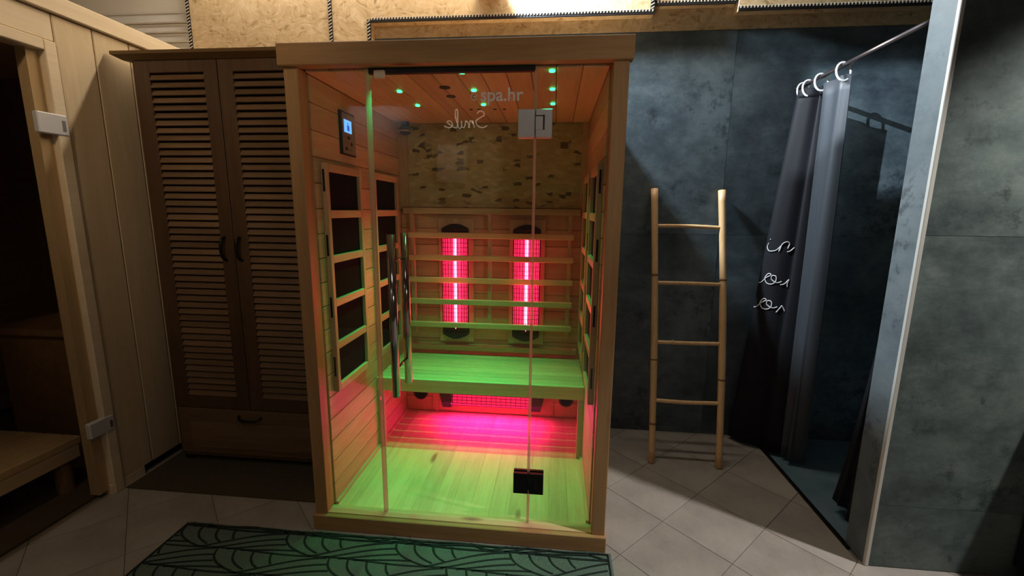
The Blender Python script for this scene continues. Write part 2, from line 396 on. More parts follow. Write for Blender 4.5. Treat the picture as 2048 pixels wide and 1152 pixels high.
def edging_safe(parent, p, q, side, width=.020, dy=0):
    (x0, z0), (x1, z1) = p, q
    hor = abs(x1 - x0) > abs(z1 - z0); yf = YO - .004 + dy
    if hor: e = obj('black_edging', B((x0, x1, yf, yf + .011, z0 - width/2, z0 + width/2)), m_blackedge, parent)
    else: e = obj('black_edging', B((x0 - width/2, x0 + width/2, yf, yf + .011, z0, z1)), m_blackedge, parent)
    bm = bmesh.new(); Ln = (x1 - x0) if hor else (z1 - z0); n = max(2, int(Ln / .0165))
    for k in range(n):
        t = (k + .5) / n
        if hor:
            x = x0 + (x1 - x0) * t
            P = [(x - .0035, z0 + side*.001), (x + .0025, z0 + side*.001), (x + .0045, z0 + side*.0125), (x - .0015, z0 + side*.0125)]
        else:
            z = z0 + (z1 - z0) * t
            P = [(x0 - .008, z - .007), (x0 - .008, z - .002), (x0 + .008, z + .007), (x0 + .008, z + .002)]
        prism(P, yf - .0025, yf + .001, bm)
    stuff(obj('stitching', bm, m_stitch, e))
edging_safe(b1, (-1.141, 2.0), (-1.141, 2.97), 1)
edging_safe(b1, (-.297, 2.0), (-.297, 2.97), 1)
edging_safe(b2, (-.078, 2.0), (-.078, 2.36), 1)
edging_safe(b2, (-.068, 2.357), (1.452, 2.357), 1)
edging_safe(b2, (1.443, 2.368), (1.443, 2.97), 1)
edging_safe(b3, (1.462, 2.400), (1.862, 2.400), 1, dy=.012)
edging_safe(b3, (1.471, 2.411), (1.471, 2.97), 1, dy=.012)
edging_safe(b3, (1.853, 2.411), (1.853, 2.97), 1, dy=.012)
edging_safe(b4, (1.872, 2.360), (4.2, 2.360), 1)
# white shutter slats high in the left corner
for k, z in enumerate((2.082, 2.135, 2.188, 2.241, 2.294, 2.347, 2.400)):
    bm = bmesh.new()
    P = [(YB - .006, z), (YB - .022, z - .003), (YB - .024, z + .003), (YB - .006, z + .051)]
    a = [bm.verts.new((-2.6, y, zz)) for y, zz in P]; b = [bm.verts.new((-1.165, y, zz)) for y, zz in P]
    bm.faces.new(a); bm.faces.new(b[::-1])
    for i in range(4): bm.faces.new((a[i], b[i], b[(i+1) % 4], a[(i+1) % 4]))
    bmesh.ops.recalc_face_normals(bm, faces=bm.faces)
    obj('shutter_slat', bm, m_slat, wb)
obj('shutter_rail', B((-2.6, -1.165, YB - .012, YB, 2.452, 2.462)), m_slat, wb)
struct(obj('wall_left', B((XL - .06, XL, YF, YB, 0, ZC)), m_wallx))
struct(obj('wall_right', B((XR, XR + .06, YF, YB, 0, ZC)), m_wallx))
wf = struct(obj('wall_front', B((XL, XR, YF - .06, YF, 0, ZC)), m_wallx))
struct(obj('trim_1', B((-1.7, -.63, YF, -2.72, 2.37, ZC)), m_wallx))           # soffit seen in the glass
# shower partition: end face to the left, broad face towards the camera
PX, PY0, PY1 = 2.20, .036, .150
wp = struct(obj('wall_shower', B((PX + .004, 4.25, PY0 + .003, PY1, 0, ZC)), m_conc_r))
obj('end_panel', B((PX, PX + .004, PY0 + .012, PY1, 0, ZC)), m_conc_l, wp)
for z0, z1 in ((.003, .262), (.2635, 1.268), (1.2695, 2.275), (2.2765, ZC)):
    obj('concrete_panel', B((PX + .013, 4.25, PY0 - .001, PY0 + .003, z0, z1)), m_conc_r, wp)
bm = B((PX - .001, PX + .013, PY0 - .003, PY0 + .012, 0, ZC), bev=.002)
struct(obj('trim_2', bm, m_alu))
# shower tray and its edge strip
tr = obj('shower_tray', B((2.205, 4.2, .155, YB - .008, -.004, .004)), m_tray, None, True)
tag(tr, 'dark blue-grey shower tray floor behind the black curtain', 'shower tray')
struct(obj('trim_3', B((2.187, 2.203, .12, YB - .008, -.003, .007)), m_bronze))

# ================================================================== INFRARED SAUNA
W, H = 1.203, 1.90
S = thing('infrared_sauna', (W/2, .5, 0), 'two-seat pale wood infrared sauna with glass front, glowing red and green inside', 'sauna')
obj('top_beam', B((-.012, W + .012, -.018, .028, 1.826, H), bev=.003), m_ex, S)
obj('base_beam', B((-.006, W + .006, -.014, .055, 0, .068), bev=.003), m_ex, S)
for x0, x1 in ((0, .052), (W - .052, W)):
    obj('front_post', B((x0, x1, 0, .062, .068, 1.826), bev=.002), m_ez, S)
obj('roof', B((-.008, W + .008, .028, 1.022, 1.852, H)), m_wx, S)
for x0, x1, xo in ((.002, .046, 0), (W - .046, W - .002, 1)):
    wl = obj('side_wall', B((x0, x1, .062, 1.022, .0, 1.852)), m_wy, S)
    xa, xb = (.046, .058) if xo == 0 else (W - .058, W - .046)
    p0 = None
    for k in range(18):
        z0 = .07 + k * .0973
        if p0 is None: p0 = obj('wall_plank', B((xa, xb, .062, .995, z0 + .001, z0 + .0963), bev=.0025), m_wy, wl); zc0 = WL[p0].copy()
        else: copy(p0, zc0 + Vector((0, 0, k * .0973)), wl)
bw = obj('back_wall', B((.046, W - .046, 1.008, 1.022, 0, 1.852)), m_wx, S)
p0 = None
for k in range(13):
    z0 = .07 + k * .0965
    if p0 is None: p0 = obj('wall_plank', B((.058, W - .058, .995, 1.008, z0 + .001, z0 + .0955), bev=.0025), m_wx, bw); zc0 = WL[p0].copy()
    else: copy(p0, zc0 + Vector((0, 0, k * .0965)), bw)
so = obj('olive_panel', B((.112, W - .094, .992, 1.006, 1.352, 1.818)), m_speckle, bw); so['label'] = 'olive speckled panel above the backrest'
for x0, x1 in ((.058, .111), (W - .093, W - .058)): obj('corner_board', B((x0, x1, .990, 1.006, 1.352, 1.822)), m_wz, bw)
# ceiling boards
ce = obj('inner_ceiling', B((.046, W - .046, .062, 1.008, 1.832, 1.852)), m_wy, S)
p0 = None
for k in range(12):
    x0 = .058 + k * .0906
    if p0 is None: p0 = obj('ceiling_plank', B((x0 + .001, x0 + .0896, .04, .995, 1.820, 1.832), bev=.002), m_wy, ce); zc0 = WL[p0].copy()
    else: copy(p0, zc0 + Vector((k * .0906, 0, 0)), ce)
# nine green star lights, each with its own lamp
led0 = None
for x in (.315, .628, .948):
    for y in (.07, .305, .55):
        bm = disc(bmesh.new(), (x, y, 1.8175), .0100, .005, n=14)
        if led0 is None: led0 = obj('star_light', bm, m_led, S); led0['label'] = 'small green ceiling light'; o = led0
        else: bm.free(); o = copy(led0, (x, y, 1.8175), S)
        g = bpy.data.lights.new('star_glow', 'SPOT'); g.energy = (25 if x < .5 else (24 if x < .8 else 9)) * (1.4 if y > .5 else (.9 if y > .2 else .4)); g.color = (.0, 1, .27); g.spot_size = math.radians(56); g.spot_blend = .9; g.shadow_soft_size = .008
        go = bpy.data.objects.new('star_glow', g); link(go, o, (x, y, 1.812))
vt = obj('ceiling_vent', disc(bmesh.new(), (.518, .26, 1.8185), .022, .003), m_bronze, S)
obj('ceiling_vent', disc(bmesh.new(), (.51, .40, 1.8185), .020, .003), m_bronze, S)
for x in (.55, .59, .667, .714): obj('ceiling_slot', disc(bmesh.new(), (x, .65, 1.8185), .008, .003, n=10), m_bronze, S)
cl_ = obj('corner_lamp', tube(bmesh.new(), [(.118, .945, 1.8195), (.118, .940, 1.790), (.122, .925, 1.772)], [.020, .026, .034], 16), m_bronze, S, smooth=False)
obj('lamp_rim', tube(bmesh.new(), [(.122 + .034*math.cos(2*PI*k/20), .925 + .034*math.sin(2*PI*k/20), 1.768) for k in range(20)], .005, 8, closed=True), m_steel, cl_, smooth=True)
# floor boards
fb = obj('sauna_floor', B((.046, W - .046, .055, 1.008, .03, .056)), m_floorwood, S)
nb = 13; wv = (W - .116) / nb; p0 = None
for k in range(nb):
    x0 = .058 + k * wv
    if p0 is None: p0 = obj('floor_plank', B((x0 + .0002, x0 + wv - .0002, .030, .995, .056, .069), bev=.0005), m_floorwood, fb); zc0 = WL[p0].copy()
    else: copy(p0, zc0 + Vector((k * wv, 0, 0)), fb)
for x0, x1 in ((.058, .070), (W - .070, W - .058)): obj('floor_trim', B((x0, x1, .062, .995, .069, .082)), m_wy, S)
obj('sill', B((.052, W - .052, .006, .055, .068, .072)), m_wx, S)
# bench: slats across, front rail, legs
be = obj('bench', B((.058, W - .058, .540, .565, .392, .4625), bev=.002), m_benchwood, S)
p0 = None; ns = 7; pit = .0600
for k in range(ns):
    y0 = .568 + k * pit
    if p0 is None: p0 = obj('bench_slat', B((.058, W - .058, y0, y0 + .0545, .442, .4625), bev=.002), m_benchwood, be); zc0 = WL[p0].copy()
    else: copy(p0, zc0 + Vector((0, k * pit, 0)), be)
for x0, x1 in ((.058, .088), (W - .088, W - .058)):
    obj('bench_leg', B((x0, x1, .543, .575, .069, .392)), m_wz, be)
    obj('bench_bearer', B((x0, x1, .575, .985, .40, .441)), m_wy, be)
# backrest slats and their rails
br = obj('backrest', B((.085, W - .085, .955, .990, 1.312, 1.347), bev=.002), m_wx, S)
p0 = None
for z in (1.192, 1.062, .931, .802, .662):
    if p0 is None: p0 = obj('backrest_slat', B((.12, W - .12, .905, .925, z - .016, z + .016), bev=.003), m_benchwood, br)
    else: copy(p0, (W/2, .915, z), br)
obj('backrest_upright', B((.592, .612, .925, .955, .64, 1.312)), m_wz, br)
for x in (.135, W - .155): obj('backrest_upright', B((x, x + .02, .925, .955, .60, 1.312)), m_wz, br)
obj('lower_rail', B((.085, W - .085, .955, .990, .492, .524), bev=.002), m_wx, S)
# red tube heaters on the back wall
def heater(cx, z0, z1, wd):
    h = obj('tube_heater', B((cx - wd/2 - .028, cx + wd/2 + .028, .982, .994, z0 - .05, z1 + .05), bev=.002), m_wz, S)
    for zc, sg in ((z1, 1), (z0, -1)):                      # arched black end caps
        n = 14; P = [(cx - wd/2 + wd * k / n, zc - sg*.045 + sg * (.04 + .028 * math.sin(PI * k / n))) for k in range(n + 1)]
        P += [(cx + wd/2, zc - sg*.055), (cx - wd/2, zc - sg*.055)]
        c = obj('end_cap', prism(P, .945, .9815), m_dark, h)
    za, zb = z0 + .01, z1 - .01
    bm = bmesh.new(); n = 10                                # curved glowing reflector
    A = []; Bv = []
    for k in range(n + 1):
        a = PI * k / n; x = cx - wd/2 * math.cos(a); y = .958 + .020 * math.sin(a)
        A.append(bm.verts.new((x, y, za))); Bv.append(bm.verts.new((x, y, zb)))
    for k in range(n): bm.faces.new((A[k], A[k+1], Bv[k+1], Bv[k]))
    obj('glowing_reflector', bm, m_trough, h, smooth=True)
    obj('glowing_tube', tube(bmesh.new(), [(cx, .952, za + .03), (cx, .952, zb - .03)], .0075, 10), m_tube, h, smooth=True)
    bm = bmesh.new(); nw = 12                               # bowed wire guard
    for k in range(nw + 1):
        a = PI * k / nw; x = cx - wd/2 * math.cos(a); y = .953 - .016 * math.sin(a)
        B((x - .0019, x + .0019, y - .001, y + .001, za, zb), bm=bm)
    nz = int((zb - za) / .026)
    for q in range(nz + 1):
        z = za + (zb - za) * q / nz
        tube(bm, [(cx - wd/2 * math.cos(PI*k/8), .9525 - .016 * math.sin(PI*k/8), z) for k in range(9)], .0016, 4)
    stuff(obj('wire_guard', bm, m_grille, h))
    return h
def glow(parent, loc, power, sx, sz, tgt, col=(1, .065, .045), spread=180):
    l = bpy.data.lights.new('heater_glow', 'AREA'); l.shape = 'RECTANGLE'; l.size = sx; l.size_y = sz; l.energy = power; l.color = col; l.spread = math.radians(spread)
    o = bpy.data.objects.new('heater_glow', l); link(o, parent, loc)
    o.rotation_euler = (Vector(tgt) - Vector(loc)).to_track_quat('-Z', 'Y').to_euler()
for hx in (.393, .815):
    glow(heater(hx, .590, 1.235, .156), (hx, .925, .91), 2.9, .12, .58, (hx, 0, 1.75))
# heater under the bench
hx0, hx1, hz = .29, .935, .178
h = obj('tube_heater', B((hx0 - .06, hx1 + .06, .984, .994, .085, .235), bev=.002), m_wx, S); h['label'] = 'red heater lying under the bench'
for x0, s in ((hx0, 1), (hx1, -1)):
    P = [(x0, .220), (x0 + s*.075, .220), (x0 + s*.075, .132), (x0 + s*.02, .132)]
    obj('end_cap', prism(P, .925, .9835), m_dark, h)
bm = bmesh.new(); A = []; Bv = []
for k in range(11):
    a = PI * k / 10; z = hz - .038 * math.cos(a); y = .955 + .02 * math.sin(a)
    A.append(bm.verts.new((hx0 + .05, y, z))); Bv.append(bm.verts.new((hx1 - .05, y, z)))
for k in range(10): bm.faces.new((A[k], A[k+1], Bv[k+1], Bv[k]))
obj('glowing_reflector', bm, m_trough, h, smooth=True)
obj('glowing_tube', tube(bmesh.new(), [(hx0 + .08, .950, hz), (hx1 - .08, .950, hz)], .0075, 10), m_trough, h, smooth=True)
bm = bmesh.new()
for k in range(7):
    a = PI * k / 6; z = hz - .040 * math.cos(a); y = .950 - .016 * math.sin(a)
    B((hx0 + .03, hx1 - .03, y - .001, y + .001, z - .0018, z + .0018), bm=bm)
for q in range(19):
    x = hx0 + .05 + (hx1 - hx0 - .10) * q / 18
    tube(bm, [(x, .9495 - .016 * math.sin(PI*k/8), hz - .040 * math.cos(PI*k/8)) for k in range(9)], .0016, 4)
stuff(obj('wire_guard', bm, m_grille, h))
glow(h, (.61, .925, .165), 7.5, .64, .06, (.61, .76, .0), (1, .010, .20), 180)
for x in (.155, 1.070):
    sp = obj('speaker', disc(bmesh.new(), (x, .985, .195), .045, .018, 'y', 24), m_dark, S, smooth=False)
    obj('speaker_cone', disc(bmesh.new(), (x, .972, .195), .030, .008, 'y', 20, .036), m_carbon, sp)
for xs in (.262, .962):
    obj('wall_batten', B((xs - .008, xs + .008, .980, .994, .075, .40)), m_wz, S)
# carbon heater panels on the side walls
def side_panel(mx, y0, y1, z0, z1):
    X = lambda x: x if mx == 0 else W - x
    def bx(a, b, *r): return (min(X(a), X(b)), max(X(a), X(b))) + r
    p = obj('heater_panel', B(bx(.058, .062, y0 + .01, y1 - .01, z0 + .01, z1 - .01)), m_wz, S)
    c = obj('carbon_sheet', B(bx(.062, .066, y0 + .02, y1 - .02, z0 + .03, z1 - .03)), m_carbon, p)
    bm = B(bx(.058, .081, y0, y0 + .022, z0, z1), bx(.058, .081, y1 - .022, y1, z0, z1), bev=.002)
    obj('frame_stile', bm, m_wz, p)
    pitch = (z1 - z0 - .032) / 5
    for k in range(6):
        z = z0 + k * pitch
        obj('frame_rail', B(bx(.062, .080, y0 + .022, y1 - .022, z, z + .032), bev=.002), m_wy, p)
    for q in range(4):                                       # dark vent slots on the panel's edge
        z = z0 + .07 + q * (z1 - z0 - .18) / 3
        obj('vent_slot', B(bx(.065, .073, y0 - .0015, y0 + .001, z, z + .085)), m_bronze, p)
for mx in (0, 1):
    side_panel(mx, .105, .425, .568, 1.512); side_panel(mx, .570, .900, .568, 1.515)
# control panel
cp = obj('control_panel', B((.058, .064, .275, .415, 1.565, 1.745), bev=.001), m_bronze, S)
obj('face_plate', B((.064, .067, .292, .408, 1.572, 1.738)), m_keypad, cp)
obj('lcd_screen', B((.067, .0685, .305, .372, 1.660, 1.712)), m_lcd, cp)
obj('lcd_symbol', B((.0685, .0690, .330, .350, 1.668, 1.690), (.0685, .069, .336, .341, 1.690, 1.703)), m_lcdmark, cp)
for i in range(3):
    for j in range(3): obj('button', B((.067, .069, .308 + j*.026, .322 + j*.026, 1.585 + i*.024, 1.598 + i*.024)), m_bronze if (i + j) % 3 == 0 else m_keypad, cp)
# glass front
def pane(name, x0, x1, z0, z1, y=.034):
    return obj(name, B((x0, x1, y, y + .008, z0, z1)), m_glass, S)
pane('fixed_pane', .052, .290, .066, 1.826)
pane('fixed_pane', .900, W - .052, .066, 1.826)
door = pane('glass_door', .298, .892, .0705, 1.806)
obj('edge_seal', B((.287, .3005, .028, .046, .075, 1.824)), m_seal, door)
obj('edge_seal', B((.8895, .8995, .030, .046, .075, 1.824)), m_seal, door)
obj('top_strip', B((.300, .892, .028, .048, 1.808, 1.826)), m_dark, S)
obj('door_catch', B((.320, .362, .020, .034, 1.792, 1.818), bev=.004), m_catch, S)
hd = obj('door_handle', tube(bmesh.new(), [(.385, -.036, .628), (.385, -.036, 1.246)], .0155, 16), m_chrome, door, smooth=False)
hd2 = obj('door_handle', tube(bmesh.new(), [(.385, .108, .628), (.385, .108, 1.246)], .0155, 16), m_chrome, door, smooth=False)
for o in (hd, hd2):
    for p in o.data.polygons: p.use_smooth = len(p.vertices) == 4
for z in (.735, 1.15):
    obj('handle_standoff', tube(bmesh.new(), [(.385, -.036, z), (.385, .108, z)], .0055, 10), m_chrome, door, smooth=True)
def hinge(z0, z1, mat):
    hz_ = obj('door_hinge', B((.835, .8945, .018, .033, z0, z1), bev=.0015), mat, S)
    obj('hinge_leaf', B((.8965, .955, .018, .033, z0, z1), bev=.0015), mat, hz_)
    obj('hinge_knuckle', B((.897, .925, .0165, .018, z0 + .025, z1 - .025)), mat, hz_)
    obj('hinge_slot', B((.922, .928, .0160, .0180, z0 + .025, z1 - .02), (.897, .926, .0160, .018, z1 - .024, z1 - .021)), m_dark, hz_)
    obj('inner_leaf', B((.835, .955, .043, .055, z0, z1), bev=.001), mat, hz_)
hinge(1.588, 1.682, m_steel); hinge(.213, .302, m_bronze)
# printed lettering on the glass
def text_mesh(body, size, mat, name, parent, loc, rot, space=1.0, off=0):
    cu = bpy.data.curves.new(name, 'FONT'); cu.body = body; cu.size = size; cu.extrude = .0003; cu.space_character = space; cu.offset = off; cu.resolution_u = 3
    t = bpy.data.objects.new(name, cu); C.objects.link(t)
    me = bpy.data.meshes.new_from_object(t.evaluated_get(bpy.context.evaluated_depsgraph_get())); bpy.data.objects.remove(t)
    me.transform(Matrix.Translation(loc) @ rot); bm = bmesh.new(); bm.from_mesh(me)
    return obj(name, bm, mat, parent)
R90 = Matrix.Rotation(PI/2, 4, 'X')
text_mesh('spa.hr', .062, m_decal, 'glass_lettering', door, (.700, .0334, 1.713), R90, 1.0, .0009)
bm = bmesh.new()
tube(bm, crom([(.689, .0334, 1.722), (.676, .0334, 1.716), (.668, .0334, 1.728), (.676, .0334, 1.741), (.688, .0334, 1.733), (.680, .0334, 1.725), (.675, .0334, 1.729)], 5), .0016, 5)
obj('glass_swirl', bm, m_decal, door)

# ================================================================== WARDROBE
WD = thing('wardrobe', (-.55, .70, 0), 'dark brown wooden wardrobe with two louvred doors beside the sauna', 'wardrobe')
wx0, wx1, wy0, wy1 = -.985, -.125, .412, 1.0
obj('side_panel', B((wx0, wx0 + .022, wy0, wy1, .03, 1.99)), m_dwz, WD)
obj('side_panel', B((wx1 - .022, wx1, wy0, wy1, .03, 1.99)), m_dwz, WD)
obj('back_panel', B((wx0 + .022, wx1 - .022, wy1 - .012, wy1, .03, 1.99)), m_dwz, WD)
obj('inner_shelf', B((wx0 + .022, wx1 - .022, .45, wy1 - .012, .312, .33)), m_dwx, WD)
bm = bmesh.new()
prof = [(.46, 2.022), (.36, 2.022), (.36, 2.008), (.378, 1.998), (.392, 1.990), (.46, 1.990)]
for sx in (wx0 - .018, wx1 + .018): pass
a = [bm.verts.new((wx0 - (.412 - y if y < .41 else 0) - .004, y, z)) for y, z in prof]; b = [bm.verts.new((wx1 + (.412 - y if y < .41 else 0) + .004, y, z)) for y, z in prof]
bm.faces.new(a); bm.faces.new(b[::-1])
for i in range(6): bm.faces.new((a[i], b[i], b[(i+1) % 6], a[(i+1) % 6]))
bmesh.ops.recalc_face_normals(bm, faces=bm.faces)
obj('cornice', bm, m_corn, WD)
obj('top_board', B((wx0 - .004, wx1 + .004, .46, wy1, 1.990, 2.022)), m_corn, WD)
obj('plinth', B((wx0 + .022, wx1 - .022, wy0 + .002, wy0 + .022, .030, .055)), m_dwx, WD)
for x in (wx0 + .012, wx1 - .06):
    for y in (wy0 + .005, wy1 - .06): obj('foot', B((x, x + .045, y, y + .045, 0, .034)), m_dark, WD)
def wdoor(x0, x1, first):
    lx0, lx1, lz0, lz1 = x0 + .072, x1 - .066, .378, 1.936
    bm = B((x0, lx0, .392, .412, .312, 1.988), (lx1, x1, .392, .412, .312, 1.988), (lx0, lx1, .392, .412, lz1, 1.988), (lx0, lx1, .392, .412, .312, lz0), bev=.002)
    d = obj('door', bm, m_dwz, WD)
    n = 47; pit = (lz1 - lz0) / n; s0 = None
    for k in range(n):
        z = lz0 + (k + .5) * pit
        if s0 is None:
            b2_ = bmesh.new(); P = [(.390, z - .0145), (.394, z - .0165), (.411, z + .010), (.408, z + .0125), (.394, z - .004)]
            P = [(.3905, z - .013), (.3935, z - .0155), (.4115, z + .009), (.4115, z + .013), (.402, z + .0085)]
            a = [b2_.verts.new((lx0, y, q)) for y, q in P]; c = [b2_.verts.new((lx1, y, q)) for y, q in P]
            b2_.faces.new(a); b2_.faces.new(c[::-1])
            for i in range(5): b2_.faces.new((a[i], c[i], c[(i+1) % 5], a[(i+1) % 5]))
            bmesh.ops.recalc_face_normals(b2_, faces=b2_.faces)
            s0 = obj('louvre_slat', b2_, m_dwx, d); w0 = WL[s0].copy()
        else: copy(s0, w0 + Vector((0, 0, k * pit)), d)
    return d
dl = wdoor(wx0 + .024, -.558, True); dr = wdoor(-.554, wx1 - .024, False)
for d, x in ((dl, -.600), (dr, -.521)):
    pts = crom([(x, .391, 1.085), (x - .004, .372, 1.10), (x - .007, .366, 1.14), (x - .004, .372, 1.18), (x, .391, 1.195)], 5)
    obj('door_handle', tube(bmesh.new(), pts, .007, 8), m_bronze, d, smooth=True)
dw = obj('drawer', B((wx0 + .024, wx1 - .024, .392, .412, .058, .308), bev=.002), m_dwx, WD)
obj('drawer_panel', B((wx0 + .09, wx1 - .09, .389, .392, .09, .235)), m_dwx, dw)
pts = crom([(-.622, .391, .276), (-.606, .372, .266), (-.56, .366, .262), (-.515, .372, .264), (-.499, .391, .272)], 5)
obj('drawer_handle', tube(bmesh.new(), pts, .007, 8), m_bronze, dw, smooth=True)

# ================================================================== FINNISH SAUNA CABIN (left)
CX = -1.059
CB = thing('sauna_cabin', (-1.8, .0, 0), 'light wooden sauna cabin on the left with dark glass door', 'sauna')
ed = [.152, .311, .479, .647, .815, 1.03]
for a, b in zip(ed[:-1], ed[1:]):
    zb = .0 if a < .2 else .03
    if a < .2:
        o = obj('wall_plank', B((CX - .05, CX, a + .002, b - .002, .045, 2.092), bev=.003), m_cab, CB)
    else: obj('wall_plank', B((CX - .05, CX, a + .002, b - .002, .045, 2.092), bev=.003), m_cab, CB)
obj('base_rail', B((CX - .05, CX + .002, .10, .262, 0, .045)), m_caby, CB)
obj('base_rail', B((CX - .05, CX - .012, .262, 1.03, .02, .045)), m_bronze, CB)
obj('top_trim', B((CX - .10, CX + .020, -1.3, 1.03, 2.094, 2.165), bev=.003), m_caby, CB)
obj('frieze_board', B((CX - .05, CX - .002, -1.3, .152, 1.985, 2.092), bev=.003), m_caby, CB)
obj('roof', B((-2.55, CX - .10, -1.3, 1.03, 2.10, 2.15)), m_caby, CB)
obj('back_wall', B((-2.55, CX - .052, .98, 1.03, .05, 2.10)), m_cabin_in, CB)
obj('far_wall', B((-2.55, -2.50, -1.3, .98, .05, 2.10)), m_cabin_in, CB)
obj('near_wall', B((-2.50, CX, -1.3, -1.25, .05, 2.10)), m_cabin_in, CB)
obj('front_panel', B((CX - .05, CX, -1.25, -.80, .03, 1.985)), m_cab, CB)
df = obj('door_frame', B((CX - .07, CX + .008, .105, .150, .0, 1.982), (CX - .07, CX + .008, -.80, -.755, 0, 1.982), (CX - .07, CX + .008, -.755, .105, 1.940, 1.982), bev=.003), m_caby, CB)
obj('frame_jamb', B((CX - .07, CX - .024, .060, .105, .02, 1.940)), m_cab, CB)
gd = obj('glass_door', B((CX - .022, CX - .014, -.72, .098, .012, 1.925)), m_smoked, CB)
for z0, z1, m in ((1.618, 1.700, m_steelw), (.312, .384, m_steelw)):
    hb = obj('door_hinge', B((CX - .013, CX + .012, .036, .146, z0, z1), bev=.004), m, gd)
    obj('hinge_pin', B((CX + .012, CX + .014, .122, .134, z0 + .018, z1 - .022)), m_steel, hb)
obj('cabin_floor', B((-2.5, CX - .052, -1.25, .98, .001, .012)), m_matb, CB)
BN = thing('slatted_bench', (-1.55, -.35, .012), 'low slatted wooden bench inside the cabin behind the dark glass door', 'bench')
for k in range(5):
    x1 = -1.245 - k * .095
    obj('seat_slat', B((x1 - .088, x1, -.95, .150, .225, .262), bev=.004), m_cab, BN)
obj('front_rail', B((-1.275, -1.245, -.93, .135, .165, .224)), m_caby, BN)
for y in (.085, -.85): 
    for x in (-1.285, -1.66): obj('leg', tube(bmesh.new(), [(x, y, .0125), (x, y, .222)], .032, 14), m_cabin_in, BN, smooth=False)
UB = thing('upper_bench', (-1.9, .55, .012), 'brown boarded bench block at the far end inside the cabin', 'bench')
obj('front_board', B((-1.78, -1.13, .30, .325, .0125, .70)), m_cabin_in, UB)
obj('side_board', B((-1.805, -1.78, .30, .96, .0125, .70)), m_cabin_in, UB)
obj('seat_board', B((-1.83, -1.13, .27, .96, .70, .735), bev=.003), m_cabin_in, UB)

# ================================================================== MATS
rg = thing('leaf_rug', (.33, -.32, 0), 'dark green rug with braided leaf lines in front of the infrared sauna', 'rug')
rx0, rx1, ry0, ry1 = -.560, 1.228, -.70, -.018
bm = bmesh.new(); nx = 60
def edge_y(x): return -.036 + (x - rx0) * .0105 + .0022 * math.sin(x * 23)
top = []; bot = []
grid = []
for i in range(nx + 1):
    x = rx0 + (rx1 - rx0) * i / nx
    col = []
    for j in range(9):
        y = ry0 + (edge_y(x) - ry0) * j / 8
        z = .009 if j < 8 and 0 < i < nx else .004
        col.append(bm.verts.new((x, y, z)))
    grid.append(col)
for i in range(nx):
    for j in range(8): bm.faces.new((grid[i][j], grid[i+1][j], grid[i+1][j+1], grid[i][j+1]))
bd = [e for e in bm.edges if e.is_boundary]
r = bmesh.ops.extrude_edge_only(bm, edges=bd)
for v in r['geom']:
    if isinstance(v, bmesh.types.BMVert): v.co.z = .0005
obj('pile', bm, m_rug, rg)
# braided leaf drawing, tufted as slim raised dark lines
strokes = []
P_, HH = .460, .105
inr = lambda x, y: rx0 + .012 < x < rx1 - .012 and ry0 + .01 < y < edge_y(x) - .008
ease = lambda t: t * t * (3 - 2 * t)
def rib_u(vv, j): return .68 + .165 * j + .05 * (1 - vv) + .28 * (1 - vv) ** 3      # in periods, vv = height 1..0
def strip_v(u, j):                                                   # upper outline j = 0, inner strips below it
    t = max(0, (u - .13 * j) / (.74 - .13 * j + .06 * j)); return (1 - .27 * j) * math.sin(PI / 2 * min(1, t)) ** 1.15
for k in range(-1, 5):
    yb = -.165 - k * HH; xo = -.40 + (k % 2) * P_ / 2
    strokes.append([(rx0 + .01 + i * .012, yb + .004 * math.sin(2 * PI * (rx0 + i * .012 - xo) / P_)) for i in range(149)])
    for q in range(-2, 5):
        x0 = xo + q * P_
        for jj in range(4):
            st = []
            for i in range(27):
                u = .13 * jj + i * .03
                vv = strip_v(u, jj)
                if u > rib_u(vv, 0): break
                st.append((x0 + u * P_, yb + vv * HH))
            strokes.append(st)
            rb = []
            for i in range(19):
                vv = 1 - i / 18; u = rib_u(vv, jj)
                if jj and u > 1 and vv < strip_v(u - 1, 0): break
                rb.append((x0 + u * P_, yb + vv * HH))
            strokes.append(rb)
bm = bmesh.new()
for s in strokes:
    run = []
    def flush(run):
        if len(run) < 3: return
        L_, R_ = [], []
        for i, p in enumerate(run):
            a = run[max(i-1, 0)]; b = run[min(i+1, len(run)-1)]; dx, dy = b[0]-a[0], b[1]-a[1]; l = math.hypot(dx, dy) or 1
            nx_, ny_ = -dy/l*.0042, dx/l*.0042
            L_.append((bm.verts.new((p[0]+nx_, p[1]+ny_, .0092)), bm.verts.new((p[0]+nx_*.7, p[1]+ny_*.7, .0108))))
            R_.append((bm.verts.new((p[0]-nx_, p[1]-ny_, .0092)), bm.verts.new((p[0]-nx_*.7, p[1]-ny_*.7, .0108))))
        for i in range(len(run)-1):
            bm.faces.new((L_[i][1], R_[i][1], R_[i+1][1], L_[i+1][1])); bm.faces.new((L_[i][0], L_[i][1], L_[i+1][1], L_[i+1][0])); bm.faces.new((R_[i][1], R_[i][0], R_[i+1][0], R_[i+1][1]))
    for p in s:
        if inr(*p): run.append(p)
        else: flush(run); run = []
    flush(run)
bmesh.ops.recalc_face_normals(bm, faces=bm.faces)
stuff(obj('leaf_lines', bm, m_rugline, rg))
bm = bmesh.new()
pr_ = [(rx0 + .012, ry0), (rx0 + .012, edge_y(rx0) - .014)] + [(rx0 + .012 + i*.03, edge_y(rx0 + i*.03) - .014) for i in range(1, 59)] + [(rx1 - .012, edge_y(rx1) - .014), (rx1 - .012, ry0)]
tube(bm, [(x, y, .0088) for x, y in pr_], .003, 6)
obj('border_line', bm, m_rugline, rg)
fm = obj('floor_mat', B((-1.045, -.060, .148, 1.0, .0003, .005)), fabric('mat_fibre', (.062, .052, .034), 300), None, True)
tag(fm, 'flat dark brown mat on the tiles under and before the wardrobe', 'mat')

